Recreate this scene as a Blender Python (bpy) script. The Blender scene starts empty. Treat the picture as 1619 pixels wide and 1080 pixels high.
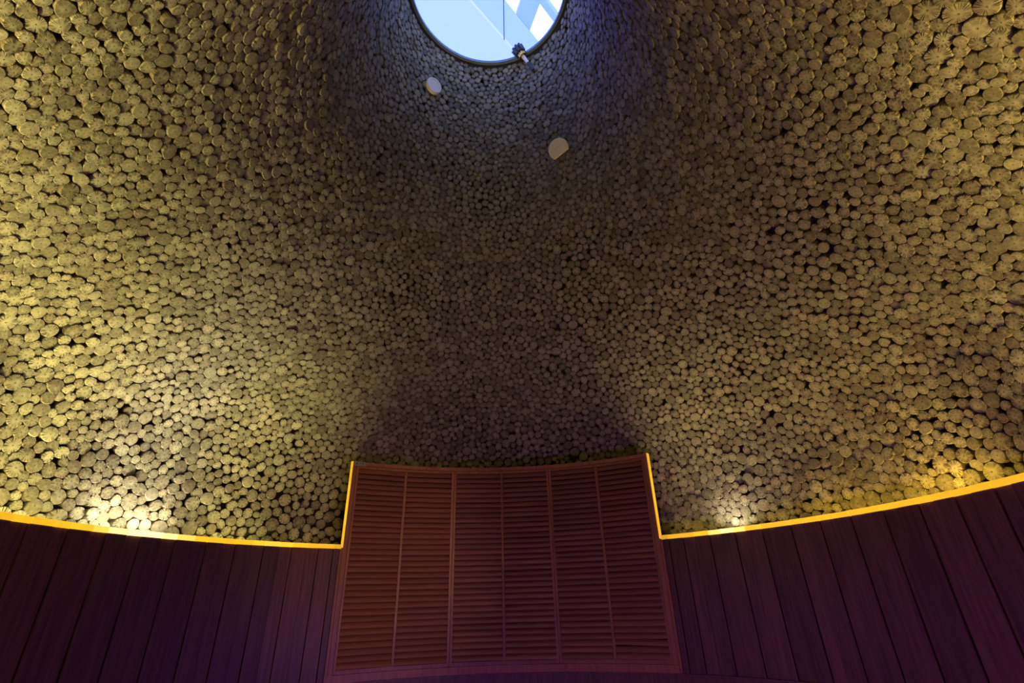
import bpy, bmesh, math, random
import numpy as np
from mathutils import Matrix, Vector, kdtree

random.seed(11)
rng = np.random.default_rng(11)
S = bpy.context.scene
COL = S.collection
R_ = math.radians

# ------------------------------------------------------------------ camera, sky, light, exposure
U = 0.7                      # metres per unit: ledge height above the eye is one unit
EYE = 0.95                   # eye height above the floor
FPX = 780.0
TH, RO, PS = 0.488106, 0.030452, 0.047543
CAM_Y = -5.1165 * U


def zz(h):
    return EYE + h * U


fw = Vector((math.sin(PS) * math.cos(TH), math.cos(PS) * math.cos(TH), math.sin(TH)))
r0 = Vector((math.cos(PS), -math.sin(PS), 0))
u0 = r0.cross(fw)
rt = r0 * math.cos(RO) - u0 * math.sin(RO)
up = u0 * math.cos(RO) + r0 * math.sin(RO)
cam_d = bpy.data.cameras.new('camera')
cam = bpy.data.objects.new('camera', cam_d)
COL.objects.link(cam)
CAM_P = Vector((0, CAM_Y, EYE))
m3 = Matrix((rt, up, -fw)).transposed()
cam.matrix_world = Matrix.Translation(CAM_P) @ m3.to_4x4()
cam_d.sensor_width = 36
cam_d.lens = FPX / 1619 * 36
cam_d.clip_start = 0.02
S.camera = cam

S.view_settings.view_transform = 'Standard'
S.view_settings.look = 'None'
S.view_settings.gamma = 1
S.view_settings.use_curve_mapping = False
S.view_settings.exposure = 0.0
S.cycles.use_denoising = True
S.cycles.max_bounces = 8
S.cycles.diffuse_bounces = 4
S.cycles.sample_clamp_indirect = 4

W = bpy.data.worlds.new('overcast_sky')
S.world = W
W.use_nodes = True
bgn = W.node_tree.nodes['Background']
bgn.inputs[0].default_value = (0.30, 0.42, 1.0, 1)
bgn.inputs[1].default_value = 4.0

ROOF_GLOW = (0.61, 0.84, 5.6)     # glow put into the white roof panels in place of daylight
RL = 5.3732                        # radius of planks and ledge lip (units)


def pol(az, r, h):
    a = R_(az)
    return Vector((r * U * math.sin(a), r * U * math.cos(a), zz(h)))


def lamp_spot(name, az, r, h, taz, tr, th_, watts, col, size, blend, rad=0.04):
    d = bpy.data.lights.new(name, 'SPOT')
    d.energy = watts
    d.color = col
    d.spot_size = R_(size)
    d.spot_blend = blend
    d.shadow_soft_size = rad
    o = bpy.data.objects.new(name, d)
    COL.objects.link(o)
    p = pol(az, r, h)
    o.location = p
    o.rotation_euler = (pol(taz, tr, th_) - p).to_track_quat('-Z', 'Y').to_euler()
    return o


AMB = (1.0, 0.74, 0.20)
OLV = (1.0, 0.88, 0.30)
WARM = (1.0, 0.93, 0.60)
# linear uplights lying in the cove behind the ledge: azimuth, watts, colour
COVE = [(-38, 2.0, OLV), (-50, 7, OLV), (-64, 9, WARM), (-79, 12, OLV), (-96, 13, OLV), (-114, 17, OLV), (-134, 23, OLV),
        (-156, 16, OLV), (42, 2.8, AMB), (53, 2.2, AMB), (66, 2.2, AMB), (80, 2.4, AMB), (97, 3.6, AMB), (115, 9, AMB),
        (134, 12.5, AMB), (156, 12, AMB)]


def cove_light(az, r, h, tr, th_, watts, col, spread):
    d_ = bpy.data.lights.new('cove_light', 'AREA')
    d_.shape = 'RECTANGLE'
    d_.size, d_.size_y = 0.8, 0.06
    d_.energy, d_.color = watts, col
    d_.spread = R_(spread)
    o_ = bpy.data.objects.new('cove_light', d_)
    COL.objects.link(o_)
    p_ = pol(az, r, h)
    zc = (p_ - pol(az, tr, th_)).normalized()
    xc = Vector((math.cos(R_(az)), -math.sin(R_(az)), 0))
    o_.matrix_world = Matrix.Translation(p_) @ Matrix((xc, zc.cross(xc), zc)).transposed().to_4x4()


WASH = {-64: 9, -79: 8, -50: 4.2, -96: 6, 42: 1.0, 53: 1.4, 66: 3.2, 80: 5.5, 97: 2.4}
for az, w, c in COVE:
    cove_light(az, RL + 0.36, 0.955, RL - 0.1, 4.2, w * 1.25, c, 62)         # narrow throw up the dome
    cove_light(az, RL + 0.25, 0.955, RL + 0.75, 2.0, WASH.get(az, w * 0.3), c if az < 60 else (1.0, 0.66, 0.09), 140)  # soft wash on the lowest logs
# wide lamps in the rear cove: they throw across the room, above the line that their own ledge lip allows
for az, w, c in ((-128, 2.6, OLV), (-152, 4.5, OLV), (180, 4.5, OLV), (152, 4, AMB), (128, 3.4, AMB)):
    cove_light(az, RL + 0.34, 0.955, -4.6, 4.0, w, c, 96)
lamp_spot('shutter_fill', 160, RL - 0.1, 1.15, -25, RL, 1.0, 330, (1, .62, .26), 32, 1.0)  # added fill spot, unseen at the rear, to warm and brighten the shutters
# the white accent lamps that burn out the log ends just above the ledge
lamp_spot('cove_accent', -66.5, RL + 0.34, 1.0, -66.5, RL + 0.42, 2.4, 24.0, WARM, 150, 1.0, 0.02)
lamp_spot('cove_accent', -61.5, RL + 0.34, 1.0, -61.5, RL + 0.42, 2.4, 24.0, WARM, 150, 1.0, 0.02)
lamp_spot('cove_accent', 47.5, RL + 0.34, 1.0, 47.5, RL + 0.42, 2.4, 24.0, (1, .9, .68), 150, 1.0, 0.02)
lamp_spot('cove_accent', 79.5, RL + 0.34, 1.0, 79.5, RL + 0.42, 2.4, 8.0, (1, .66, .09), 150, 1.0, 0.02)
# unseen violet fill, added low down to tint the shutters and planks
vl = bpy.data.lights.new('violet_fill', 'POINT')
vl.energy = 80
vl.color = (0.44, 0.11, 1.0)
vl.shadow_soft_size = 0.12
vo = bpy.data.objects.new('violet_fill', vl)
COL.objects.link(vo)
vo.location = (0.9, 0.3, 0.25)


# ------------------------------------------------------------------ materials
def mat(name):
    m = bpy.data.materials.new(name)
    m.use_nodes = True
    nt = m.node_tree
    b = nt.nodes['Principled BSDF']
    return m, nt, b


def N(nt, t, **kw):
    n = nt.nodes.new(t)
    for k, v in kw.items():
        if k.startswith('i_'):
            n.inputs[int(k[2:])].default_value = v
        else:
            setattr(n, k, v)
    return n


def math_n(nt, op, a, b=None, clamp=False):
    n = nt.nodes.new('ShaderNodeMath')
    n.operation = op
    n.use_clamp = clamp
    for i, v in enumerate((a, b)):
        if v is None:
            continue
        if isinstance(v, (int, float)):
            n.inputs[i].default_value = v
        else:
            nt.links.new(v, n.inputs[i])
    return n.outputs[0]


def smooth(nt, v, lo, hi, a=0.0, b=1.0):
    n = nt.nodes.new('ShaderNodeMapRange')
    n.interpolation_type = 'SMOOTHSTEP'
    nt.links.new(v, n.inputs[0])
    n.inputs[1].default_value = lo
    n.inputs[2].default_value = hi
    n.inputs[3].default_value = a
    n.inputs[4].default_value = b
    return n.outputs[0]


def mixc(nt, f, a, b, mode='MIX'):
    n = nt.nodes.new('ShaderNodeMix')
    n.data_type = 'RGBA'
    n.blend_type = mode
    for sock, v in ((n.inputs[0], f), (n.inputs[6], a), (n.inputs[7], b)):
        if isinstance(v, (int, float)):
            sock.default_value = v
        elif isinstance(v, tuple):
            sock.default_value = (*v, 1) if len(v) == 3 else v
        else:
            nt.links.new(v, sock)
    return n.outputs[2]


def log_material():
    m, nt, b = mat('log_end_wood')
    uv = N(nt, 'ShaderNodeUVMap', uv_map='disc')
    rn = N(nt, 'ShaderNodeAttribute', attribute_name='rnd')
    oi = N(nt, 'ShaderNodeObjectInfo')
    rnd = math_n(nt, 'ADD', rn.outputs['Fac'], oi.outputs['Random'])
    rnd = math_n(nt, 'FRACT', rnd)
    vl_ = N(nt, 'ShaderNodeVectorMath', operation='LENGTH')
    nt.links.new(uv.outputs[0], vl_.inputs[0])
    rad = vl_.outputs['Value']
    nrm = N(nt, 'ShaderNodeVectorMath', operation='NORMALIZE')
    nt.links.new(uv.outputs[0], nrm.inputs[0])
    # shift each disc to its own place in the noise
    off = N(nt, 'ShaderNodeCombineXYZ')
    nt.links.new(math_n(nt, 'MULTIPLY', rnd, 91.0), off.inputs[2])
    add = N(nt, 'ShaderNodeVectorMath', operation='ADD')
    nt.links.new(nrm.outputs[0], add.inputs[0])
    nt.links.new(off.outputs[0], add.inputs[1])
    wob = N(nt, 'ShaderNodeVectorMath', operation='SCALE')
    nt.links.new(uv.outputs[0], wob.inputs[0])
    wob.inputs[3].default_value = 0.05
    add2 = N(nt, 'ShaderNodeVectorMath', operation='ADD')
    nt.links.new(add.outputs[0], add2.inputs[0])
    nt.links.new(wob.outputs[0], add2.inputs[1])
    nz = N(nt, 'ShaderNodeTexNoise')
    nz.inputs['Scale'].default_value = 9.0
    nz.inputs['Detail'].default_value = 3.0
    nz.inputs['Roughness'].default_value = 0.7
    nt.links.new(add2.outputs[0], nz.inputs['Vector'])
    crack = smooth(nt, nz.outputs['Fac'], 0.505, 0.555)
    nz2 = N(nt, 'ShaderNodeTexNoise')
    nz2.inputs['Scale'].default_value = 1.5
    nt.links.new(add2.outputs[0], nz2.inputs['Vector'])
    start = math_n(nt, 'MULTIPLY', nz2.outputs['Fac'], 0.6)
    cm = math_n(nt, 'SUBTRACT', rad, start)
    cm = smooth(nt, cm, 0.0, 0.35)
    some = smooth(nt, math_n(nt, 'FRACT', math_n(nt, 'MULTIPLY', rnd, 7.3)), 0.05, 0.4, 0.4, 1.0)
    crack = math_n(nt, 'MULTIPLY', math_n(nt, 'MULTIPLY', crack, cm), some)
    pith = smooth(nt, rad, 0.03, 0.12, 0.7, 0.0)
    crack = math_n(nt, 'MAXIMUM', crack, pith)
    # growth rings and stain
    n3 = N(nt, 'ShaderNodeTexNoise')
    n3.inputs['Scale'].default_value = 2.2
    n3.inputs['Detail'].default_value = 2.0
    p3 = N(nt, 'ShaderNodeVectorMath', operation='ADD')
    nt.links.new(uv.outputs[0], p3.inputs[0])
    nt.links.new(off.outputs[0], p3.inputs[1])
    nt.links.new(p3.outputs[0], n3.inputs['Vector'])
    ring = math_n(nt, 'SINE', math_n(nt, 'MULTIPLY', rad, 34.0))
    ring = math_n(nt, 'MULTIPLY', ring, 0.06)
    tone = math_n(nt, 'ADD', ring, math_n(nt, 'MULTIPLY', n3.outputs['Fac'], 0.9))
    tone = math_n(nt, 'ADD', tone, math_n(nt, 'MULTIPLY', math_n(nt, 'FRACT', math_n(nt, 'MULTIPLY', rnd, 3.7)), 0.7))
    tone = smooth(nt, tone, 0.25, 1.25)
    c = mixc(nt, tone, (0.125, 0.103, 0.070), (0.32, 0.28, 0.195))
    c = mixc(nt, math_n(nt, 'MULTIPLY', crack, 0.95), c, (0.035, 0.024, 0.014))
    bark = smooth(nt, rad, 0.955, 1.0)
    c = mixc(nt, math_n(nt, 'MULTIPLY', bark, 0.75), c, (0.16, 0.11, 0.07))
    nt.links.new(c, b.inputs['Base Color'])
    b.inputs['Roughness'].default_value = 0.75
    b.inputs['Specular IOR Level'].default_value = 0.25
    bp = N(nt, 'ShaderNodeBump')
    bp.inputs['Strength'].default_value = 0.5
    bp.inputs['Distance'].default_value = 0.01
    nt.links.new(math_n(nt, 'SUBTRACT', 1.0, crack), bp.inputs['Height'])
    nt.links.new(bp.outputs[0], b.inputs['Normal'])
    return m


def wood(name, dark, light, rough=0.5, grain=(14, 14, 0.9), var=0.5, spec=0.4):
    m, nt, b = mat(name)
    tc = N(nt, 'ShaderNodeTexCoord')
    oi = N(nt, 'ShaderNodeObjectInfo')
    mp = N(nt, 'ShaderNodeMapping')
    mp.inputs['Scale'].default_value = grain
    nt.links.new(tc.outputs['Object'], mp.inputs[0])
    off = N(nt, 'ShaderNodeCombineXYZ')
    nt.links.new(math_n(nt, 'MULTIPLY', oi.outputs['Random'], 40.0), off.inputs[0])
    ad = N(nt, 'ShaderNodeVectorMath', operation='ADD')
    nt.links.new(mp.outputs[0], ad.inputs[0])
    nt.links.new(off.outputs[0], ad.inputs[1])
    nz = N(nt, 'ShaderNodeTexNoise')
    nz.inputs['Scale'].default_value = 2.4
    nz.inputs['Detail'].default_value = 5.0
    nz.inputs['Roughness'].default_value = 0.65
    nz.inputs['Distortion'].default_value = 0.4
    nt.links.new(ad.outputs[0], nz.inputs['Vector'])
    f = smooth(nt, nz.outputs['Fac'], 0.3, 0.7)
    c = mixc(nt, f, dark, light)
    v = math_n(nt, 'ADD', math_n(nt, 'MULTIPLY', oi.outputs['Random'], var), 1.0 - var / 2)
    hs = N(nt, 'ShaderNodeHueSaturation')
    nt.links.new(c, hs.inputs['Color'])
    nt.links.new(v, hs.inputs['Value'])
    nt.links.new(hs.outputs[0], b.inputs['Base Color'])
    b.inputs['Roughness'].default_value = rough
    b.inputs['Specular IOR Level'].default_value = spec
    bp = N(nt, 'ShaderNodeBump')
    bp.inputs['Strength'].default_value = 0.15
    bp.inputs['Distance'].default_value = 0.004
    nt.links.new(nz.outputs['Fac'], bp.inputs['Height'])
    nt.links.new(bp.outputs[0], b.inputs['Normal'])
    return m


def plain(name, col, rough=0.6, metal=0.0, noise=0.15):
    m, nt, b = mat(name)
    tc = N(nt, 'ShaderNodeTexCoord')
    nz = N(nt, 'ShaderNodeTexNoise')
    nz.inputs['Scale'].default_value = 18
    nz.inputs['Detail'].default_value = 3
    nt.links.new(tc.outputs['Object'], nz.inputs['Vector'])
    c = mixc(nt, nz.outputs['Fac'], tuple(x * (1 - noise) for x in col), tuple(min(1, x * (1 + noise)) for x in col))
    nt.links.new(c, b.inputs['Base Color'])
    b.inputs['Roughness'].default_value = rough
    b.inputs['Metallic'].default_value = metal
    return m


def amber_strip():
    # translucent amber profile with the light behind it; 'glow' is set per segment
    m, nt, b = mat('amber_diffuser')
    at = N(nt, 'ShaderNodeAttribute', attribute_name='glow', attribute_type='OBJECT')
    tc = N(nt, 'ShaderNodeTexCoord')
    nz = N(nt, 'ShaderNodeTexNoise')
    nz.inputs['Scale'].default_value = 6
    nt.links.new(tc.outputs['Object'], nz.inputs['Vector'])
    f = smooth(nt, at.outputs['Fac'], 1.0, 2.0)
    c = mixc(nt, f, (1.0, 0.53, 0.010), (1.0, 0.78, 0.30))
    b.inputs['Base Color'].default_value = (0.7, 0.38, 0.06, 1)
    b.inputs['Roughness'].default_value = 0.4
    nt.links.new(c, b.inputs['Emission Color'])
    v = math_n(nt, 'MULTIPLY', at.outputs['Fac'], math_n(nt, 'ADD', math_n(nt, 'MULTIPLY', nz.outputs['Fac'], 0.3), 0.85))
    nt.links.new(v, b.inputs['Emission Strength'])
    return m


def emit(name, col, strength=1.0):
    m, nt, b = mat(name)
    b.inputs['Base Color'].default_value = (0.02, 0.02, 0.02, 1)
    b.inputs['Specular IOR Level'].default_value = 0.0
    b.inputs['Emission Color'].default_value = (*col, 1)
    b.inputs['Emission Strength'].default_value = strength
    return m


def glass():
    m, nt, b = mat('clear_glass')
    out = nt.nodes['Material Output']
    tr = N(nt, 'ShaderNodeBsdfTransparent')
    tr.inputs[0].default_value = (0.95, 0.98, 1, 1)
    gl = N(nt, 'ShaderNodeBsdfGlossy')
    gl.inputs['Roughness'].default_value = 0.03
    mx = N(nt, 'ShaderNodeMixShader')
    mx.inputs[0].default_value = 0.04
    nt.links.new(tr.outputs[0], mx.inputs[1])
    nt.links.new(gl.outputs[0], mx.inputs[2])
    nt.links.new(mx.outputs[0], out.inputs[0])
    return m


M_LOG = log_material()
M_BACK = plain('dark_backing', (0.018, 0.013, 0.009), 0.9)
M_PLANK = wood('dark_plank_wood', (0.070, 0.026, 0.017), (0.15, 0.060, 0.036), 0.45, var=0.45)
M_SHUT = wood('shutter_wood', (0.22, 0.075, 0.030), (0.36, 0.135, 0.055), 0.42, var=0.2)
M_SLAT = wood('slat_wood', (0.22, 0.072, 0.038), (0.28, 0.095, 0.048), 0.42, grain=(1.2, 14, 14), var=0.3)
M_FLOOR = wood('floor_wood', (0.05, 0.025, 0.015), (0.12, 0.06, 0.035), 0.5)
M_AMB = amber_strip()
M_PLATE = plain('grey_plate', (0.26, 0.23, 0.17), 0.5)
M_MARK = plain('dark_mark', (0.05, 0.045, 0.04), 0.6)
M_WHITE = plain('cream_plastic', (0.78, 0.72, 0.62), 0.5, noise=0.04)
M_COVER = plain('cream_cover', (0.80, 0.70, 0.40), 0.5, noise=0.08)
M_HOLE = plain('grille_dark', (0.25, 0.22, 0.25), 0.7)
M_DARK = plain('dark_rubber', (0.03, 0.035, 0.05), 0.6)
M_BRASS = plain('brass', (0.45, 0.32, 0.10), 0.35, 1.0)
M_STEEL = plain('steel_rim', (0.09, 0.13, 0.18), 0.5)
M_STEM = plain('pale_stem', (0.75, 0.62, 0.58), 0.4)
M_ROOF_GLOW = emit('roof_panel_glow', ROOF_GLOW)  # white ceiling panel that emits, daylight on it put into the material
M_ROOF_GLOW_SHADED = emit('roof_panel_glow_shaded', (0.51, 0.76, 5.3))  # same panel in a dimmer tone, its shading set in the emission
M_BEAM = plain('white_beam', (0.38, 0.46, 0.40), 0.6, noise=0.03)
M_RIDGE_GLOW = emit('ridge_joint_glow', (0.75, 0.95, 5.8))  # brighter light along the ridge, also put in as emission
M_GLASS = glass()


# ------------------------------------------------------------------ helpers
def link(name, me, m=None, parent=None):
    o = bpy.data.objects.new(name, me)
    COL.objects.link(o)
    if m is not None and me is not None and len(me.materials) == 0:
        me.materials.append(m)
    if parent is not None:
        o.parent = parent
    return o


def obj(name, bm, m, parent=None, smooth_=False, bevel=0.0):
    if bevel:
        bmesh.ops.bevel(bm, geom=bm.edges[:], offset=bevel, segments=1, affect='EDGES', clamp_overlap=True)
    bmesh.ops.recalc_face_normals(bm, faces=bm.faces)
    me = bpy.data.meshes.new(name)
    bm.to_mesh(me)
    bm.free()
    if smooth_:
        for p in me.polygons:
            p.use_smooth = True
    return link(name, me, m, parent)


def tag(o, label=None, cat=None, group=None, kind=None):
    if label:
        o['label'] = label
    if cat:
        o['category'] = cat
    if group:
        o['group'] = group
    if kind:
        o['kind'] = kind
    return o


def empty(name, loc=(0, 0, 0)):
    o = bpy.data.objects.new(name, None)
    o.empty_display_size = 0.1
    COL.objects.link(o)
    o.location = loc
    return o


def arc_block(bm, a0, a1, ri, ro, h0, h1, n=1):
    """curved board between two azimuths, two radii and two heights (units)"""
    rings = []
    for i in range(n + 1):
        a = a0 + (a1 - a0) * i / n
        rings.append([bm.verts.new(pol(a, r, h)) for r, h in ((ri, h0), (ro, h0), (ro, h1), (ri, h1))])
    for i in range(n):
        A, B = rings[i], rings[i + 1]
        for k in range(4):
            bm.faces.new((A[k], A[(k + 1) % 4], B[(k + 1) % 4], B[k]))
    bm.faces.new(rings[0][::-1])
    bm.faces.new(rings[-1])


def lathe(bm, prof, n=96):
    """closed profile [(r, h)] swept about the axis"""
    rings = []
    for i in range(n):
        a = 360 * i / n
        rings.append([bm.verts.new(pol(a, r, h)) for r, h in prof])
    k = len(prof)
    for i in range(n):
        A, B = rings[i], rings[(i + 1) % n]
        for j in range(k):
            bm.faces.new((A[j], A[(j + 1) % k], B[(j + 1) % k], B[j]))


# ------------------------------------------------------------------ dome profile
PROF = [(1.0, 5.96), (1.9, 5.94), (2.6, 5.80), (3.4, 5.34), (4.3, 4.55), (5.2, 3.74), (6.1, 3.09), (7.0, 2.56), (8.0, 2.15),
        (9.0, 1.84), (10.26, 1.55)]


def pchip(xs, ys, xq):
    xs, ys = np.array(xs), np.array(ys)
    h = np.diff(xs)
    d = np.diff(ys) / h
    m = np.zeros(len(xs))
    for i in range(1, len(xs) - 1):
        if d[i - 1] * d[i] > 0:
            w1, w2 = 2 * h[i] + h[i - 1], h[i] + 2 * h[i - 1]
            m[i] = (w1 + w2) / (w1 / d[i - 1] + w2 / d[i])
    m[0], m[-1] = d[0], d[-1]
    k = np.clip(np.searchsorted(xs, xq) - 1, 0, len(h) - 1)
    t = (xq - xs[k]) / h[k]
    return ((2 * t ** 3 - 3 * t ** 2 + 1) * ys[k] + (t ** 3 - 2 * t ** 2 + t) * h[k] * m[k]
            + (-2 * t ** 3 + 3 * t ** 2) * ys[k + 1] + (t ** 3 - t ** 2) * h[k] * m[k + 1])


HQ = np.linspace(1.0, 10.26, 400)
RQ = pchip([p[0] for p in PROF], [p[1] for p in PROF], HQ)
SQ = np.concatenate([[0], np.cumsum(np.hypot(np.diff(HQ), np.diff(RQ)))])
TH_, TR_ = np.gradient(HQ, SQ), np.gradient(RQ, SQ)

AZL, AZR, SH_TOP, SH_BOT = -30.45, 34.5, 2.545, -0.93

# ceiling shell: backing surface a little behind the log faces, with a solid outside
inner = [(RL + 0.03, 0.93), (6.08, 0.93)]
for i in range(0, 400, 14):
    inner.append((float(RQ[i] - TH_[i] * -0.10), float(HQ[i] + TR_[i] * -0.10)))
inner.append((1.5, 10.32))
prof = inner + [(2.0, 10.32), (2.7, 8.0), (4.0, 5.8), (5.4, 4.2), (6.35, 2.5), (6.4, 0.8), (RL + 0.03, 0.8)]
bm = bmesh.new()
lathe(bm, prof, 96)
ceiling = tag(obj('ceiling', bm, M_BACK), 'tall dome covered in sawn log ends, narrowing to a round skylight', 'ceiling', kind='structure')

# ------------------------------------------------------------------ log ends: pack discs on the dome
AZ_CUT = 152.0


def mean_rad(h):
    return np.interp(h, [1, 2, 3, 5, 8, 10], [0.091, 0.085, 0.078, 0.076, 0.069, 0.062])


area_w = RQ * np.gradient(SQ)
SMAX = SQ[-1]
dens = area_w / (math.pi * mean_rad(HQ) ** 2 * 1.05)
frac = np.where(HQ < 5.6, AZ_CUT / 180, 1.0)
n_tot = int((dens * frac * 2 * math.pi).sum() * 1.03)
cdf = np.cumsum(dens * frac)
cdf /= cdf[-1]
s = np.interp(rng.random(n_tot), cdf, SQ)
h = np.interp(s, SQ, HQ)
lim = np.where(h < 5.6, R_(AZ_CUT), math.pi)
phi = (rng.random(n_tot) * 2 - 1) * lim
rad = mean_rad(h) * np.clip(np.exp(rng.normal(-0.02, 0.19, n_tot)), 0.66, 1.38)
pa, pb = R_(AZL + 1.1), R_(AZR - 1.2)
mid = (pa + pb) / 2
s_top = float(np.interp(SH_TOP - 0.1, HQ, SQ))


def fix_bounds(s, phi):
    s = np.clip(s, rad * 0.75 - 0.02, SMAX - rad * 0.6)
    rr = np.interp(s, SQ, RQ)
    mg = rad * 0.9 / rr
    ins = (s < s_top) & (phi > pa - mg) & (phi < pb + mg)
    near = np.minimum(phi - (pa - mg), (pb + mg) - phi) * rr < (s_top - s)
    left = ins & near & (phi < mid)
    right = ins & near & (phi >= mid)
    phi = np.where(left, pa - mg, np.where(right, pb + mg, phi))
    s = np.where(ins & ~near, s_top, s)
    return s, phi


# drop the ones that start inside the shutter
keep = ~((s < s_top) & (phi > pa) & (phi < pb))
s, phi, rad = s[keep], phi[keep], rad[keep]
n = len(s)
pairs = None
for it in range(90):
    s, phi = fix_bounds(s, phi)
    rr, hh = np.interp(s, SQ, RQ), np.interp(s, SQ, HQ)
    P = np.stack([rr * np.sin(phi), rr * np.cos(phi), hh], 1)
    if it % 6 == 0:
        kd = kdtree.KDTree(n)
        for i, p in enumerate(P):
            kd.insert(p, i)
        kd.balance()
        ia, ib = [], []
        for i, p in enumerate(P):
            for _, j, _d in kd.find_range(p, rad[i] + 0.14):
                if j > i:
                    ia.append(i)
                    ib.append(j)
        ia, ib = np.array(ia), np.array(ib)
    D = P[ib] - P[ia]
    L = np.linalg.norm(D, axis=1) + 1e-9
    want = (rad[ia] + rad[ib]) * 1.0
    ov = np.maximum(0, want - L) / L * 0.28
    F = np.zeros_like(P)
    np.add.at(F, ia, -D * ov[:, None])
    np.add.at(F, ib, D * ov[:, None])
    tr, th = np.interp(s, SQ, TR_), np.interp(s, SQ, TH_)
    sp, cp = np.sin(phi), np.cos(phi)
    ds = F[:, 0] * tr * sp + F[:, 1] * tr * cp + F[:, 2] * th
    dp = (F[:, 0] * cp - F[:, 1] * sp) / rr
    s = s + ds
    phi = phi + dp
s, phi = fix_bounds(s, phi)
# fill the holes that are left with small log ends
for rnd_ in range(2):
    rr, hh = np.interp(s, SQ, RQ), np.interp(s, SQ, HQ)
    P = np.stack([rr * np.sin(phi), rr * np.cos(phi), hh], 1)
    kd = kdtree.KDTree(len(s))
    for i, p in enumerate(P):
        kd.insert(p, i)
    kd.balance()
    nc = 26000
    sc = np.interp(rng.random(nc), cdf, SQ)
    hc, rc = np.interp(sc, SQ, HQ), np.interp(sc, SQ, RQ)
    fc = (rng.random(nc) * 2 - 1) * np.where(hc < 5.6, R_(AZ_CUT), math.pi)
    okc = ~((sc < s_top + 0.05) & (fc > pa - 0.012) & (fc < pb + 0.012)) & (sc > 0.05) & (sc < SMAX - 0.05)
    Q = np.stack([rc * np.sin(fc), rc * np.cos(fc), hc], 1)
    cand = []
    for i in np.nonzero(okc)[0]:
        g_ = min(d_ - rad[j] for _, j, d_ in kd.find_n(Q[i], 4))
        if g_ > 0.026:
            cand.append((g_, int(i)))
    cand.sort(reverse=True)
    got = []
    for g_, i in cand:
        if all(np.linalg.norm(Q[i] - Q[j]) > g_ + gj for gj, j in got):
            got.append((g_, i))
    s = np.concatenate([s, [sc[i] for _, i in got]])
    phi = np.concatenate([phi, [fc[i] for _, i in got]])
    rad = np.concatenate([rad, [min(g_ * 1.12, 0.09) for g_, _ in got]])
n = len(s)
rr, hh = np.interp(s, SQ, RQ), np.interp(s, SQ, HQ)
P = np.stack([rr * np.sin(phi), rr * np.cos(phi), hh], 1)
tr, th = np.interp(s, SQ, TR_), np.interp(s, SQ, TH_)
# inward normal
NV = np.stack([-th * np.sin(phi), -th * np.cos(phi), tr], 1)
NV /= np.linalg.norm(NV, axis=1)[:, None]

# templates
RING, NT = 14, 10
T_V, T_F, T_UV = [], None, []
for k in range(NT):
    an = np.arange(RING) * 2 * math.pi / RING
    a2, a3, p2, p3 = rng.normal(0, 0.055), rng.normal(0, 0.025), rng.random() * 6.3, rng.random() * 6.3
    ro = 1 + a2 * np.cos(2 * an + p2) + a3 * np.cos(3 * an + p3) + rng.normal(0, 0.014, RING)
    x, y = ro * np.cos(an), ro * np.sin(an)
    z0 = rng.normal(0, 0.02)
    v = [(rng.normal(0, .05), rng.normal(0, .05), 0.03 + z0)]
    v += [(x[i] * 0.92, y[i] * 0.92, 0.0) for i in range(RING)]
    v += [(x[i], y[i], -0.09) for i in range(RING)]
    v += [(x[i] * 0.97, y[i] * 0.97, -1.15) for i in range(RING)]
    T_V.append(np.array(v))
    u = [(0.0, 0.0)] + [(0.94 * math.cos(a), 0.94 * math.sin(a)) for a in an] + [(math.cos(a), math.sin(a)) for a in an] * 2
    T_UV.append(np.array(u))
faces = [(0, 1 + i, 1 + (i + 1) % RING) for i in range(RING)]
for b0, b1 in ((1, 1 + RING), (1 + RING, 1 + 2 * RING)):
    faces += [(b0 + i, b1 + i, b1 + (i + 1) % RING, b0 + (i + 1) % RING) for i in range(RING)]
LOOPS = np.array([i for f in faces for i in f])
FLEN = np.array([len(f) for f in faces])


def disc_mesh(name, V, UV, nd, rnds):
    me = bpy.data.meshes.new(name)
    nv = V.shape[0] // nd
    nl, nf = len(LOOPS), len(FLEN)
    loops = (LOOPS[None, :] + (np.arange(nd) * nv)[:, None]).ravel()
    fl = np.tile(FLEN, nd)
    st = np.concatenate([[0], np.cumsum(fl)[:-1]])
    me.vertices.add(len(V))
    me.vertices.foreach_set('co', V.astype(np.float32).ravel())
    me.loops.add(len(loops))
    me.loops.foreach_set('vertex_index', loops.astype(np.int32))
    me.polygons.add(len(fl))
    me.polygons.foreach_set('loop_start', st.astype(np.int32))
    uvl = me.uv_layers.new(name='disc')
    uvl.data.foreach_set('uv', UV[loops].astype(np.float32).ravel())
    at = me.attributes.new('rnd', 'FLOAT', 'POINT')
    at.data.foreach_set('value', np.repeat(rnds, nv).astype(np.float32))
    me.polygons.foreach_set('use_smooth', np.zeros(len(fl), dtype=bool))
    me.update(calc_edges=True)
    me.validate()
    me.materials.append(M_LOG)
    return me


proud = rng.normal(0, 0.008, n)
spin = rng.random(n) * 2 * math.pi
kind = rng.integers(0, NT, n)
tilt = rng.normal(0, 0.05, (n, 3))
NZ = NV + tilt
NZ /= np.linalg.norm(NZ, axis=1)[:, None]
refv = np.tile(np.array([0.0, 0.0, 1.0]), (n, 1))
refv[np.abs(NZ[:, 2]) > 0.9] = (1.0, 0, 0)
XA = np.cross(refv, NZ)
XA /= np.linalg.norm(XA, axis=1)[:, None]
YA = np.cross(NZ, XA)
XS = XA * np.cos(spin)[:, None] + YA * np.sin(spin)[:, None]
YS = np.cross(NZ, XS)
RADM = rad * U * 0.965
CEN = (P + NV * proud[:, None]) * U + np.array([0, 0, EYE])

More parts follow.
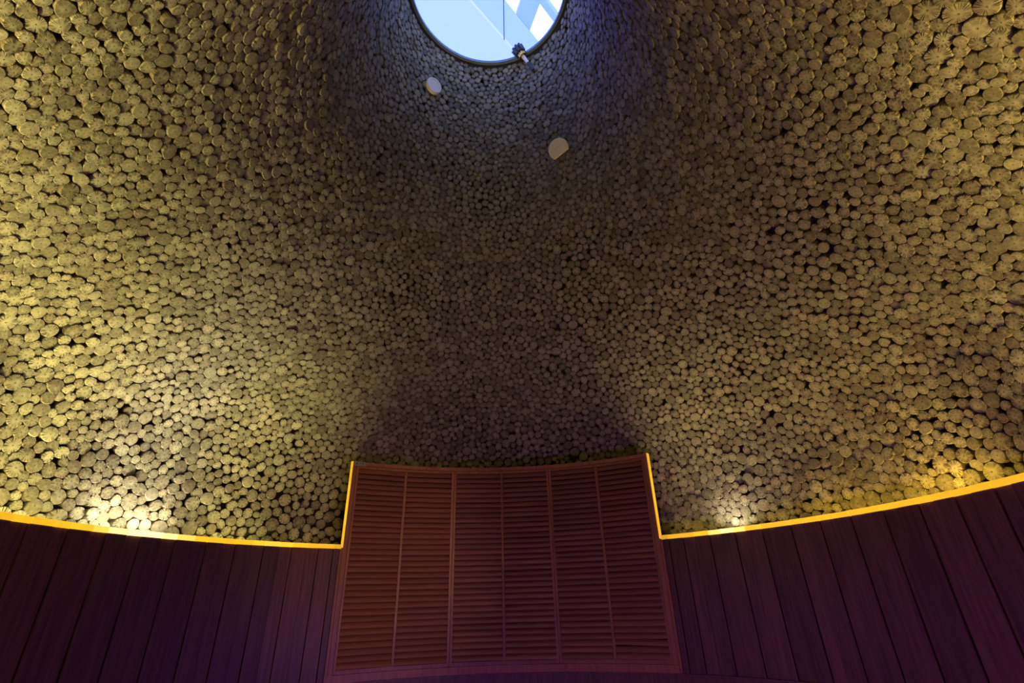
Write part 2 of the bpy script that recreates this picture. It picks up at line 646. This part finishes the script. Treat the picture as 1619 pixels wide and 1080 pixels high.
# which log ends show largest to the eye
d = CEN - np.array(CAM_P)
dep = d @ np.array(fw)
ix = (d @ np.array(rt)) / dep * FPX + 809.5
iy = -(d @ np.array(up)) / dep * FPX + 540
inc = np.abs((d / np.linalg.norm(d, axis=1)[:, None] * NV).sum(1))
size = RADM ** 2 * inc / dep ** 2
rpx = RADM / dep * FPX
ok = (dep > 0.3) & (ix > rpx) & (ix < 1619 - rpx) & (iy > rpx) & (iy < 1080) & (hh > 1.2)
size[~ok] = 0
order = np.argsort(-size)
big = set(order[:300].tolist())

tmpl = [disc_mesh('log_end', T_V[k], T_UV[k], 1, np.array([k / NT])) for k in range(NT)]
for i in order[:300]:
    i = int(i)
    o = link('log_end', tmpl[kind[i]], None, ceiling)
    mw = Matrix.Identity(4)
    for a in range(3):
        mw[a][0], mw[a][1], mw[a][2], mw[a][3] = XS[i, a] * RADM[i], YS[i, a] * RADM[i], NZ[i, a] * RADM[i], CEN[i, a]
    o.matrix_world = mw
rest = np.array([i for i in range(n) if i not in big])
TV = np.stack([T_V[k] for k in kind[rest]])
UVs = np.concatenate([T_UV[k] for k in kind[rest]])
V = (TV[:, :, 0:1] * XS[rest][:, None, :] + TV[:, :, 1:2] * YS[rest][:, None, :] + TV[:, :, 2:3] * NZ[rest][:, None, :]) \
    * RADM[rest][:, None, None] + CEN[rest][:, None, :]
me = disc_mesh('log_end_cladding', V.reshape(-1, 3), UVs, len(rest), rng.random(len(rest)))
tag(link('log_end_cladding', me, None, ceiling), kind='stuff')
print('LOGS', n)

# ------------------------------------------------------------------ floor, wall backing, baseboards
bm = bmesh.new()
fl = [bm.verts.new((6.4 * U * math.sin(R_(a)), 6.4 * U * math.cos(R_(a)), 0)) for a in range(0, 360, 5)]
fb = [bm.verts.new((v.co.x, v.co.y, -0.08)) for v in fl]
bm.faces.new(fl)
bm.faces.new(fb[::-1])
for i in range(len(fl)):
    bm.faces.new((fl[i], fl[(i + 1) % len(fl)], fb[(i + 1) % len(fl)], fb[i]))
tag(obj('floor', bm, M_FLOOR), 'dark wooden floor of the round room', 'floor', kind='structure')

HF = -EYE / U                # floor in units
WALLS = {}
for nm, a0, a1, lab in (('wall_left', -140, AZL - 1.6, 'curved wall of dark upright boards on the left of the louvres'),
                        ('wall_right', AZR + 1.6, 140, 'curved wall of dark upright boards on the right of the louvres'),
                        ('wall_back', 140, 220, 'plain dark curved wall behind the viewer')):
    bm = bmesh.new()
    arc_block(bm, a0, a1, RL + 0.035, RL + 0.16, HF, 0.93, 40)
    WALLS[nm] = tag(obj(nm, bm, M_BACK if nm != 'wall_back' else M_PLANK), lab, 'wall', kind='structure')

TRIM = {}
for nm, lab in (('trim_1', 'glowing amber ledge strip along the left board wall'),
                ('trim_2', 'glowing amber ledge strip along the right board wall'),
                ('trim_5', 'glowing amber ledge strip on the wall behind the viewer')):
    TRIM[nm] = tag(empty(nm), lab, 'light strip', kind='structure')


def glow_at(az):
    g = 0.95
    g += 1.1 * math.exp(-((az + 64) / 6) ** 2) + 0.75 * math.exp(-((az - 47.5) / 3.6) ** 2) + 0.25 * math.exp(-((az + 43) / 4) ** 2)
    g *= 0.72 + 0.28 * min(1.0, max(0.0, (abs(az - 2) - 32) / 9))
    return g * (1.0 if abs(az) < 82 else 0.9)


PITCH = 4.93
for side, nm, tn in ((-1, 'wall_left', 'trim_1'), (1, 'wall_right', 'trim_2')):
    a = (AZL - 1.75) if side < 0 else (AZR + 1.75)
    k = 0
    while abs(a) < 134:
        w = PITCH / 2 * (1.12 if k % 2 == 0 else 0.88) + random.uniform(-0.12, 0.12)
        b_ = a + side * w
        lo, hi = min(a, b_), max(a, b_)
        recess = 0.0 if k % 2 == 0 else 0.022
        bm = bmesh.new()
        arc_block(bm, lo + 0.03, hi - 0.03, RL - 0.012 + recess + random.uniform(-.003, .003), RL + 0.035, -1.08, 0.955)
        obj('plank', bm, M_PLANK, WALLS[nm], bevel=0.003)
        bm = bmesh.new()
        j = random.uniform(-0.003, 0.003)
        arc_block(bm, lo + 0.02, hi - 0.02, RL - 0.026 + (0.004 if k % 2 else 0), RL + 0.03, 0.957 + j, 1.026 + j * 0.5)
        t = obj('strip_segment', bm, M_AMB, TRIM[tn])
        t['glow'] = glow_at((lo + hi) / 2)
        a = b_
        k += 1
    # closing board and strip on to the louvre frame
    a0, a1 = (AZL - 1.72, AZL - 0.32) if side < 0 else (AZR + 0.32, AZR + 1.72)
    bm = bmesh.new()
    arc_block(bm, a0, a1, RL - 0.026, RL + 0.03, 0.957, 1.026)
    t = obj('strip_segment', bm, M_AMB, TRIM[tn])
    t['glow'] = 0.62

for k in range(12):
    bm = bmesh.new()
    arc_block(bm, 134 + k * 7.67, 134 + (k + 1) * 7.67, RL - 0.026, RL + 0.03, 0.93, 1.032, 2)
    t = obj('strip_segment', bm, M_AMB, TRIM['trim_5'])
    t['glow'] = 0.9

for nm, a0, a1, lab in (('baseboard_left', -138, AZL - 1.0, 'dark curved skirting under the left board wall'),
                        ('baseboard_center', AZL - 1.0, AZR + 1.0, 'dark curved skirting under the louvred screen'),
                        ('baseboard_right', AZR + 1.0, 138, 'dark curved skirting under the right board wall')):
    bm = bmesh.new()
    nn = max(4, int((a1 - a0) / 3))
    arc_block(bm, a0, a1, RL - 0.05, RL + 0.04, HF, -1.11, nn)
    arc_block(bm, a0, a1, RL - 0.07, RL + 0.04, -1.11, -1.08, nn)
    tag(obj(nm, bm, M_PLANK), lab, 'skirting', kind='structure')

# vertical amber strips up both sides of the louvred screen
for nm, az, lab in (('trim_3', AZL - 0.16, 'upright amber strip on the left side of the louvred screen'),
                    ('trim_4', AZR + 0.16, 'upright amber strip on the right side of the louvred screen')):
    t4 = tag(empty(nm), lab, 'light strip', kind='structure')
    for k in range(4):
        h0 = 0.975 + (SH_TOP - 0.975) * k / 4
        h1 = 0.975 + (SH_TOP - 0.975) * (k + 1) / 4
        bm = bmesh.new()
        arc_block(bm, az - 0.13, az + 0.13, RL - 0.03, RL + 0.05, h0 + 0.001, h1 - 0.001)
        o = obj('strip_segment', bm, M_AMB, t4)
        o['glow'] = (0.85, 0.95, 0.9, 0.75)[k]

# ------------------------------------------------------------------ louvred screen
FR = RL - 0.005
fr = tag(empty('louvre_surround', pol(1.0, RL, SH_BOT - 0.15)), 'reddish wooden surround of the louvred screen with curved head rail', 'frame')
fr_inv = Matrix.Translation(fr.location).inverted()


def child(o, par):
    o.parent = par
    o.matrix_parent_inverse = Matrix.Translation(par.location).inverted()
    return o


POST = 0.85
bm = bmesh.new()
arc_block(bm, AZL, AZR, FR - 0.025, FR + 0.06, SH_TOP - 0.068, SH_TOP, 24)
child(obj('head_rail', bm, M_SHUT), fr)
bm = bmesh.new()
arc_block(bm, AZL + 0.05, AZR - 0.05, FR + 0.06, FR + 0.16, SH_TOP - 0.03, SH_TOP - 0.002, 24)
arc_block(bm, AZL + 0.4, AZR - 0.4, FR + 0.16, FR + 0.32, SH_TOP - 0.03, SH_TOP - 0.002, 24)
arc_block(bm, AZL + 0.9, AZR - 0.9, FR + 0.32, RL + 0.72, SH_TOP - 0.03, SH_TOP - 0.002, 24)
child(obj('top_board', bm, M_SHUT), fr)
bm = bmesh.new()
arc_block(bm, AZL, AZR, FR + 0.05, RL + 0.72, -1.08, -1.05, 24)
arc_block(bm, AZL, AZR, FR - 0.02, FR + 0.06, -1.08, SH_BOT - 0.035, 24)
child(obj('sill', bm, M_SHUT), fr)
for az0, az1 in ((AZL, AZL + POST), (AZR - POST, AZR)):
    bm = bmesh.new()
    arc_block(bm, az0, az1, FR - 0.02, FR + 0.06, SH_BOT - 0.035, SH_TOP - 0.068)
    child(obj('side_post', bm, M_SHUT, bevel=0.004), fr)
for az, sg in ((AZL, 1), (AZR, -1)):
    # the sides of the box run back square to the wall of the dome
    bm = bmesh.new()
    q_ = [(az + sg * 0.05, FR + 0.06), (az + sg * 0.30, FR + 0.06), (az + sg * 1.85, RL + 0.72), (az + sg * 1.6, RL + 0.72)]
    lo_ = [bm.verts.new(pol(a_, r_, -1.05)) for a_, r_ in q_]
    hi_ = [bm.verts.new(pol(a_, r_, SH_TOP - 0.03)) for a_, r_ in q_]
    bm.faces.new(lo_)
    bm.faces.new(hi_)
    for i in range(4):
        bm.faces.new((lo_[i], lo_[(i + 1) % 4], hi_[(i + 1) % 4], hi_[i]))
    child(obj('side_board', bm, M_SHUT), fr)
# moulded casing below the ledge on both sides
for s_, e in ((-1, AZL), (1, AZR)):
    for k, (o0, o1, dr) in enumerate(((0.02, 0.55, 0.0), (0.57, 0.92, 0.02), (0.94, 1.7, -0.008))):
        a0, a1 = e + s_ * o0, e + s_ * o1
        bm = bmesh.new()
        arc_block(bm, min(a0, a1), max(a0, a1), FR - 0.02 + dr, RL + 0.16, -1.08, 0.955 if k else 0.955)
        child(obj('casing_strip', bm, M_SHUT if k == 0 else M_PLANK, bevel=0.003), fr)
# dark back of the cavity
bm = bmesh.new()
arc_block(bm, AZL + 0.3, AZR - 0.3, RL + 0.10, RL + 0.13, -1.0, SH_TOP - 0.03, 24)
child(obj('back_panel', bm, M_BACK), fr)

P0, P1 = AZL + POST + 0.03, AZR - POST - 0.03
PW = (P1 - P0) / 3
NSL = 34
PZ0, PZ1 = SH_BOT - 0.03, SH_TOP - 0.072
LABELS = ('louvred wooden panel below the small grey name plate',
          'louvred wooden panel between two others in the middle of the screen',
          'louvred wooden panel with one slat slipped and gaping near its foot')
slat_cache = {}


def slat_mesh(wid):
    key = round(wid, 3)
    if key not in slat_cache:
        bm = bmesh.new()
        hw = wid / 2
        prof_ = [(-0.0375, -0.007), (-0.032, -0.0085), (0.032, -0.0085), (0.0375, -0.005), (0.0375, 0.005), (0.032, 0.0085), (-0.032, 0.0085), (-0.0375, 0.006)]
        A = [bm.verts.new((-hw, y, z)) for z, y in prof_]
        B = [bm.verts.new((hw, y, z)) for z, y in prof_]
        for i in range(8):
            bm.faces.new((A[i], A[(i + 1) % 8], B[(i + 1) % 8], B[i]))
        bm.faces.new(A)
        bm.faces.new(B)
        bmesh.ops.recalc_face_normals(bm, faces=bm.faces)
        me = bpy.data.meshes.new('slat')
        bm.to_mesh(me)
        bm.free()
        me.materials.append(M_SLAT)
        slat_cache[key] = me
    return slat_cache[key]


STI, MUL, TOPR, BOTR = 0.50, 0.28, 0.05, 0.06
for k in range(3):
    a0, a1 = P0 + PW * k + 0.02, P0 + PW * (k + 1) - 0.02
    am = (a0 + a1) / 2
    pn = tag(empty('louvre_shutter', pol(am, FR, PZ0)), LABELS[k], 'shutter', 'louvred panels of the screen')
    for b0, b1 in ((a0, a0 + STI), (a1 - STI, a1)):
        bm = bmesh.new()
        arc_block(bm, b0, b1, FR - 0.008, FR + 0.05, PZ0, PZ1)
        child(obj('stile', bm, M_SHUT, bevel=0.003), pn)
    bm = bmesh.new()
    arc_block(bm, am - MUL, am + MUL, FR - 0.012, FR + 0.05, PZ0 + BOTR, PZ1 - TOPR)
    child(obj('mullion', bm, M_SHUT, bevel=0.004), pn)
    bm = bmesh.new()
    arc_block(bm, a0 + STI, a1 - STI, FR - 0.004, FR + 0.05, PZ1 - TOPR, PZ1, 6)
    child(obj('top_rail', bm, M_SHUT), pn)
    bm = bmesh.new()
    arc_block(bm, a0 + STI, a1 - STI, FR - 0.004, FR + 0.05, PZ0, PZ0 + BOTR, 6)
    child(obj('bottom_rail', bm, M_SHUT), pn)
    for bay, (b0, b1) in enumerate(((a0 + STI, am - MUL), (am + MUL, a1 - STI))):
        pl, pr = pol(b0, FR + 0.022, 0), pol(b1, FR + 0.022, 0)
        wid = (pr - pl).length + 0.004
        c = (pl + pr) / 2
        bearing = math.atan2(-(pr - pl).y, (pr - pl).x)
        me = slat_mesh(wid)
        z0, z1 = PZ0 + BOTR, PZ1 - TOPR
        for i in range(NSL):
            hz = z0 + (z1 - z0) * (i + 0.5) / NSL
            o = link('slat', me)
            rz = random.uniform(-0.002, 0.002)
            dz = random.uniform(-0.0012, 0.0012)
            if k == 2 and bay == 1 and i == 2:
                rz, dz = -0.028, 0.004
            if k == 2 and bay == 1 and i == 3:
                rz, dz = 0.010, 0.002
            rx = R_(-33 + random.uniform(-2.0, 2.0))
            mw = Matrix.Translation((c.x, c.y, zz(hz) + dz)) @ Matrix.Rotation(-bearing, 4, 'Z') @ Matrix.Rotation(-rz, 4, 'Y') @ Matrix.Rotation(rx, 4, 'X')
            o.parent = pn
            o.matrix_parent_inverse = Matrix.Translation(pn.location).inverted()
            o.matrix_basis = mw

# small plate on the head rail
pl = tag(empty('name_plate', pol(AZL + 1.3, FR - 0.03, SH_TOP - 0.06)), 'small grey plate fixed to the left end of the head rail', 'plate')
bm = bmesh.new()
arc_block(bm, AZL + 0.12, AZL + 2.55, FR - 0.046, FR - 0.031, SH_TOP - 0.088, SH_TOP - 0.004, 6)
child(obj('plate_body', bm, M_PLATE), pl)
bm = bmesh.new()
for a0, a1, h0, h1 in ((0.55, 0.80, 0.028, 0.058), (1.75, 2.05, 0.026, 0.048), (0.95, 1.55, 0.032, 0.036), (0.5, 2.3, 0.066, 0.070)):
    arc_block(bm, AZL + a0, AZL + a1, FR - 0.049, FR - 0.047, SH_TOP - h1, SH_TOP - h0)
child(obj('plate_mark', bm, M_MARK), pl)


# ------------------------------------------------------------------ fixtures on the dome
def surf(az, hq, off=0.0):
    rq = float(np.interp(hq, HQ, RQ))
    tr_, th_ = float(np.interp(hq, HQ, TR_)), float(np.interp(hq, HQ, TH_))
    a = R_(az)
    nv = Vector((-th_ * math.sin(a), -th_ * math.cos(a), tr_)).normalized()
    return pol(az, rq, hq) + nv * off, nv


def frame_at(p, nv, tiltv=None):
    z = (nv + (tiltv or Vector())).normalized()
    x = Vector((0, 0, 1)).cross(z).normalized()
    y = z.cross(x)
    return Matrix.Translation(p) @ Matrix((x, y, z)).transposed().to_4x4()


def revolve(bm, prof_, n=32):
    rings = []
    for r, z in prof_:
        if r < 1e-6:
            rings.append([bm.verts.new((0, 0, z))])
        else:
            rings.append([bm.verts.new((r * math.cos(2 * math.pi * i / n), r * math.sin(2 * math.pi * i / n), z)) for i in range(n)])
    for A, B in zip(rings[:-1], rings[1:]):
        for i in range(n):
            j = (i + 1) % n
            if len(A) == 1 and len(B) == 1:
                continue
            if len(A) == 1:
                bm.faces.new((A[0], B[i], B[j]))
            elif len(B) == 1:
                bm.faces.new((A[i], A[j], B[0]))
            else:
                bm.faces.new((A[i], A[j], B[j], B[i]))


# round grille
p, nv = surf(-40.4, 9.30, 0.04)
g = tag(empty('vent_grille'), 'small round cream grille set among the log ends left below the skylight', 'grille')
g.matrix_world = frame_at(p, nv)
RG = 0.115
bm = bmesh.new()
revolve(bm, [(RG, -0.08), (RG, 0.0), (RG - 0.004, 0.010), (RG - 0.016, 0.014), (RG - 0.024, 0.010), (RG - 0.024, -0.004)])
obj('grille_ring', bm, M_WHITE, g, True)
bm = bmesh.new()
revolve(bm, [(0, -0.006), (RG - 0.02, -0.006), (RG - 0.02, -0.03), (0, -0.03)])
obj('grille_back', bm, M_HOLE, g)
bm = bmesh.new()
stp, half = 0.018, 0.005
q = RG - 0.022
k = -int(q / stp)
while k * stp < q:
    c_ = k * stp
    L_ = math.sqrt(max(0, q * q - c_ * c_))
    if L_ > 0.01:
        for sx in (0, 1):
            x0, x1, y0, y1 = (c_ - half, c_ + half, -L_, L_) if sx == 0 else (-L_, L_, c_ - half, c_ + half)
            zt = 0.004 + 0.0007 * sx
            vs = [bm.verts.new((x, y, z)) for z in (-0.004, zt) for x, y in ((x0, y0), (x1, y0), (x1, y1), (x0, y1))]
            for f in ((4, 5, 6, 7), (0, 3, 2, 1), (0, 1, 5, 4), (1, 2, 6, 5), (2, 3, 7, 6), (3, 0, 4, 7)):
                bm.faces.new([vs[i] for i in f])
    k += 1
obj('grille_mesh', bm, M_WHITE, g)

# cover plate with one straight edge and a knob
p, nv = surf(40.0, 7.87, 0.085)
cv = tag(empty('cover_plate'), 'pale round cover with a straight cut edge and a knob, right below the skylight', 'cover')
cv.matrix_world = frame_at(p, nv, Vector((-0.1, -0.35, -0.3)))
RC = 0.146
bm = bmesh.new()
cut = R_(-76)
pts = []
for i in range(48):
    a = 2 * math.pi * i / 48
    x, y = RC * math.cos(a), RC * math.sin(a)
    dd = x * math.cos(cut) + y * math.sin(cut)
    if dd > 0.088:
        x -= (dd - 0.088) * math.cos(cut)
        y -= (dd - 0.088) * math.sin(cut)
    pts.append((x, y))
lo = [bm.verts.new((x, y, -0.025)) for x, y in pts]
m1 = [bm.verts.new((x, y, 0.004)) for x, y in pts]
m2 = [bm.verts.new((x * 0.96, y * 0.96, 0.012)) for x, y in pts]
for A, B in ((lo, m1), (m1, m2)):
    for i in range(48):
        bm.faces.new((A[i], A[(i + 1) % 48], B[(i + 1) % 48], B[i]))
bm.faces.new(m2)
obj('cover_disc', bm, M_COVER, cv)
bm = bmesh.new()
revolve(bm, [(0.021, 0.008), (0.021, 0.016), (0.012, 0.020), (0.010, 0.045), (0.017, 0.050), (0.015, 0.060), (0, 0.062)], 16)
obj('knob', bm, M_COVER, cv, True)

# small ribbed head on a stem at the skylight rim
pb_, nvb = surf(35.5, 9.85, 0.03)
pt_ = pol(29.4, 1.44, 10.25)
sp_ = tag(empty('spray_head'), 'small dark ribbed head on a pale stem rising to the skylight rim', 'fixture')
sp_.location = pb_


def tube(bm, a, b_, ra, rb, n=10):
    ax = (b_ - a).normalized()
    x = ax.orthogonal().normalized()
    y = ax.cross(x)
    A = [bm.verts.new(a + (x * math.cos(2 * math.pi * i / n) + y * math.sin(2 * math.pi * i / n)) * ra) for i in range(n)]
    B = [bm.verts.new(b_ + (x * math.cos(2 * math.pi * i / n) + y * math.sin(2 * math.pi * i / n)) * rb) for i in range(n)]
    for i in range(n):
        bm.faces.new((A[i], A[(i + 1) % n], B[(i + 1) % n], B[i]))
    bm.faces.new(A[::-1])
    bm.faces.new(B)


bm = bmesh.new()
mid_ = pb_.lerp(pt_, 0.5)
tube(bm, pb_, mid_, 0.022, 0.022)
child(obj('stem_base', bm, M_DARK), sp_)
bm = bmesh.new()
tube(bm, mid_, pt_, 0.022, 0.030)
child(obj('stem', bm, M_STEM), sp_)
ax = (pt_ - pb_).normalized()
bm = bmesh.new()
tube(bm, pt_ - ax * 0.02, pt_ + ax * 0.04, 0.06, 0.06, 8)
child(obj('collar', bm, M_BRASS, bevel=0.004), sp_)
bm = bmesh.new()
xo = ax.orthogonal().normalized()
yo = ax.cross(xo)
tube(bm, pt_ + ax * 0.04, pt_ + ax * 0.15, 0.065, 0.072, 12)
for i in range(9):
    a = 2 * math.pi * i / 9
    dv = xo * math.cos(a) + yo * math.sin(a)
    tube(bm, pt_ + ax * 0.045 + dv * 0.068, pt_ + ax * 0.155 + dv * 0.078, 0.020, 0.022, 6)
child(obj('ribbed_head', bm, M_DARK), sp_)

# ------------------------------------------------------------------ skylight and the roof above it
sk = tag(empty('window_1', (0, 0, zz(10.3))), 'round skylight glazed at the top of the dome', 'skylight', kind='structure')
bm = bmesh.new()
lathe(bm, [(1.457, 10.30), (1.51, 10.29), (1.51, 10.37), (1.457, 10.37)], 72)
child(obj('rim_ring', bm, M_STEEL), sk)
bm = bmesh.new()
top = [bm.verts.new(pol(a, 1.5, 10.365)) for a in range(0, 360, 6)]
bot = [bm.verts.new(pol(a, 1.5, 10.355)) for a in range(0, 360, 6)]
bm.faces.new(top)
bm.faces.new(bot[::-1])
child(obj('glass_pane', bm, M_GLASS), sk)

# roof over the dome: self-glowing panels left of the clear roof lights, beams between
rf = tag(empty('roof', (0, 0, zz(14))), 'white roof with self-glowing panels, beams and clear lights above the skylight', 'roof', kind='structure')
E1, EN = Vector((0.675, 0.737, 0)), Vector((0.737, -0.675, 0))


def roof_slab(name, quad, h0, h1, m):
    bm = bmesh.new()
    vs = []
    for h_ in (h0, h1):
        for u_, o_ in quad:
            q_ = (E1 * u_ + EN * o_) * U
            vs.append(bm.verts.new((q_.x, q_.y, zz(h_))))
    for f in ((3, 2, 1, 0), (4, 5, 6, 7), (0, 1, 5, 4), (1, 2, 6, 5), (2, 3, 7, 6), (3, 0, 4, 7)):
        bm.faces.new([vs[i] for i in f])
    return child(obj(name, bm, m), rf)


def uo(u_, o_):
    return (u_ - (o_ + 1.122) * 0.57, o_)


roof_slab('glowing_panel', [(-6, -7), (9, -7), (9, -1.81), (-6, -1.81)], 14.0, 14.05, M_ROOF_GLOW)
roof_slab('glowing_panel', [(-6, -1.76), (9, -1.76), (9, -1.122), (-6, -1.122)], 14.0, 14.05, M_ROOF_GLOW_SHADED)
roof_slab('ridge_bar', [(-6, -1.81), (9, -1.81), (9, -1.76), (-6, -1.76)], 13.99, 14.06, M_RIDGE_GLOW)
roof_slab('long_beam', [(-6, -0.47), (9, -0.47), (9, -0.31), (-6, -0.31)], 14.0, 14.3, M_BEAM)
for k in range(-3, 5):
    ub = 2.328 + k * 1.7
    roof_slab('cross_beam', [uo(ub, -1.122), uo(ub + 0.575, -1.122), uo(ub + 0.575, 4), uo(ub, 4)], 14.02, 14.15, M_BEAM)
bm = bmesh.new()
tube(bm, Vector((0.36 * U, 1.0 * U, zz(13.97))), Vector((0.429 * U, 3.127 * U, zz(13.97))), 0.009, 0.009, 6)
child(obj('cable', bm, M_DARK), rf)
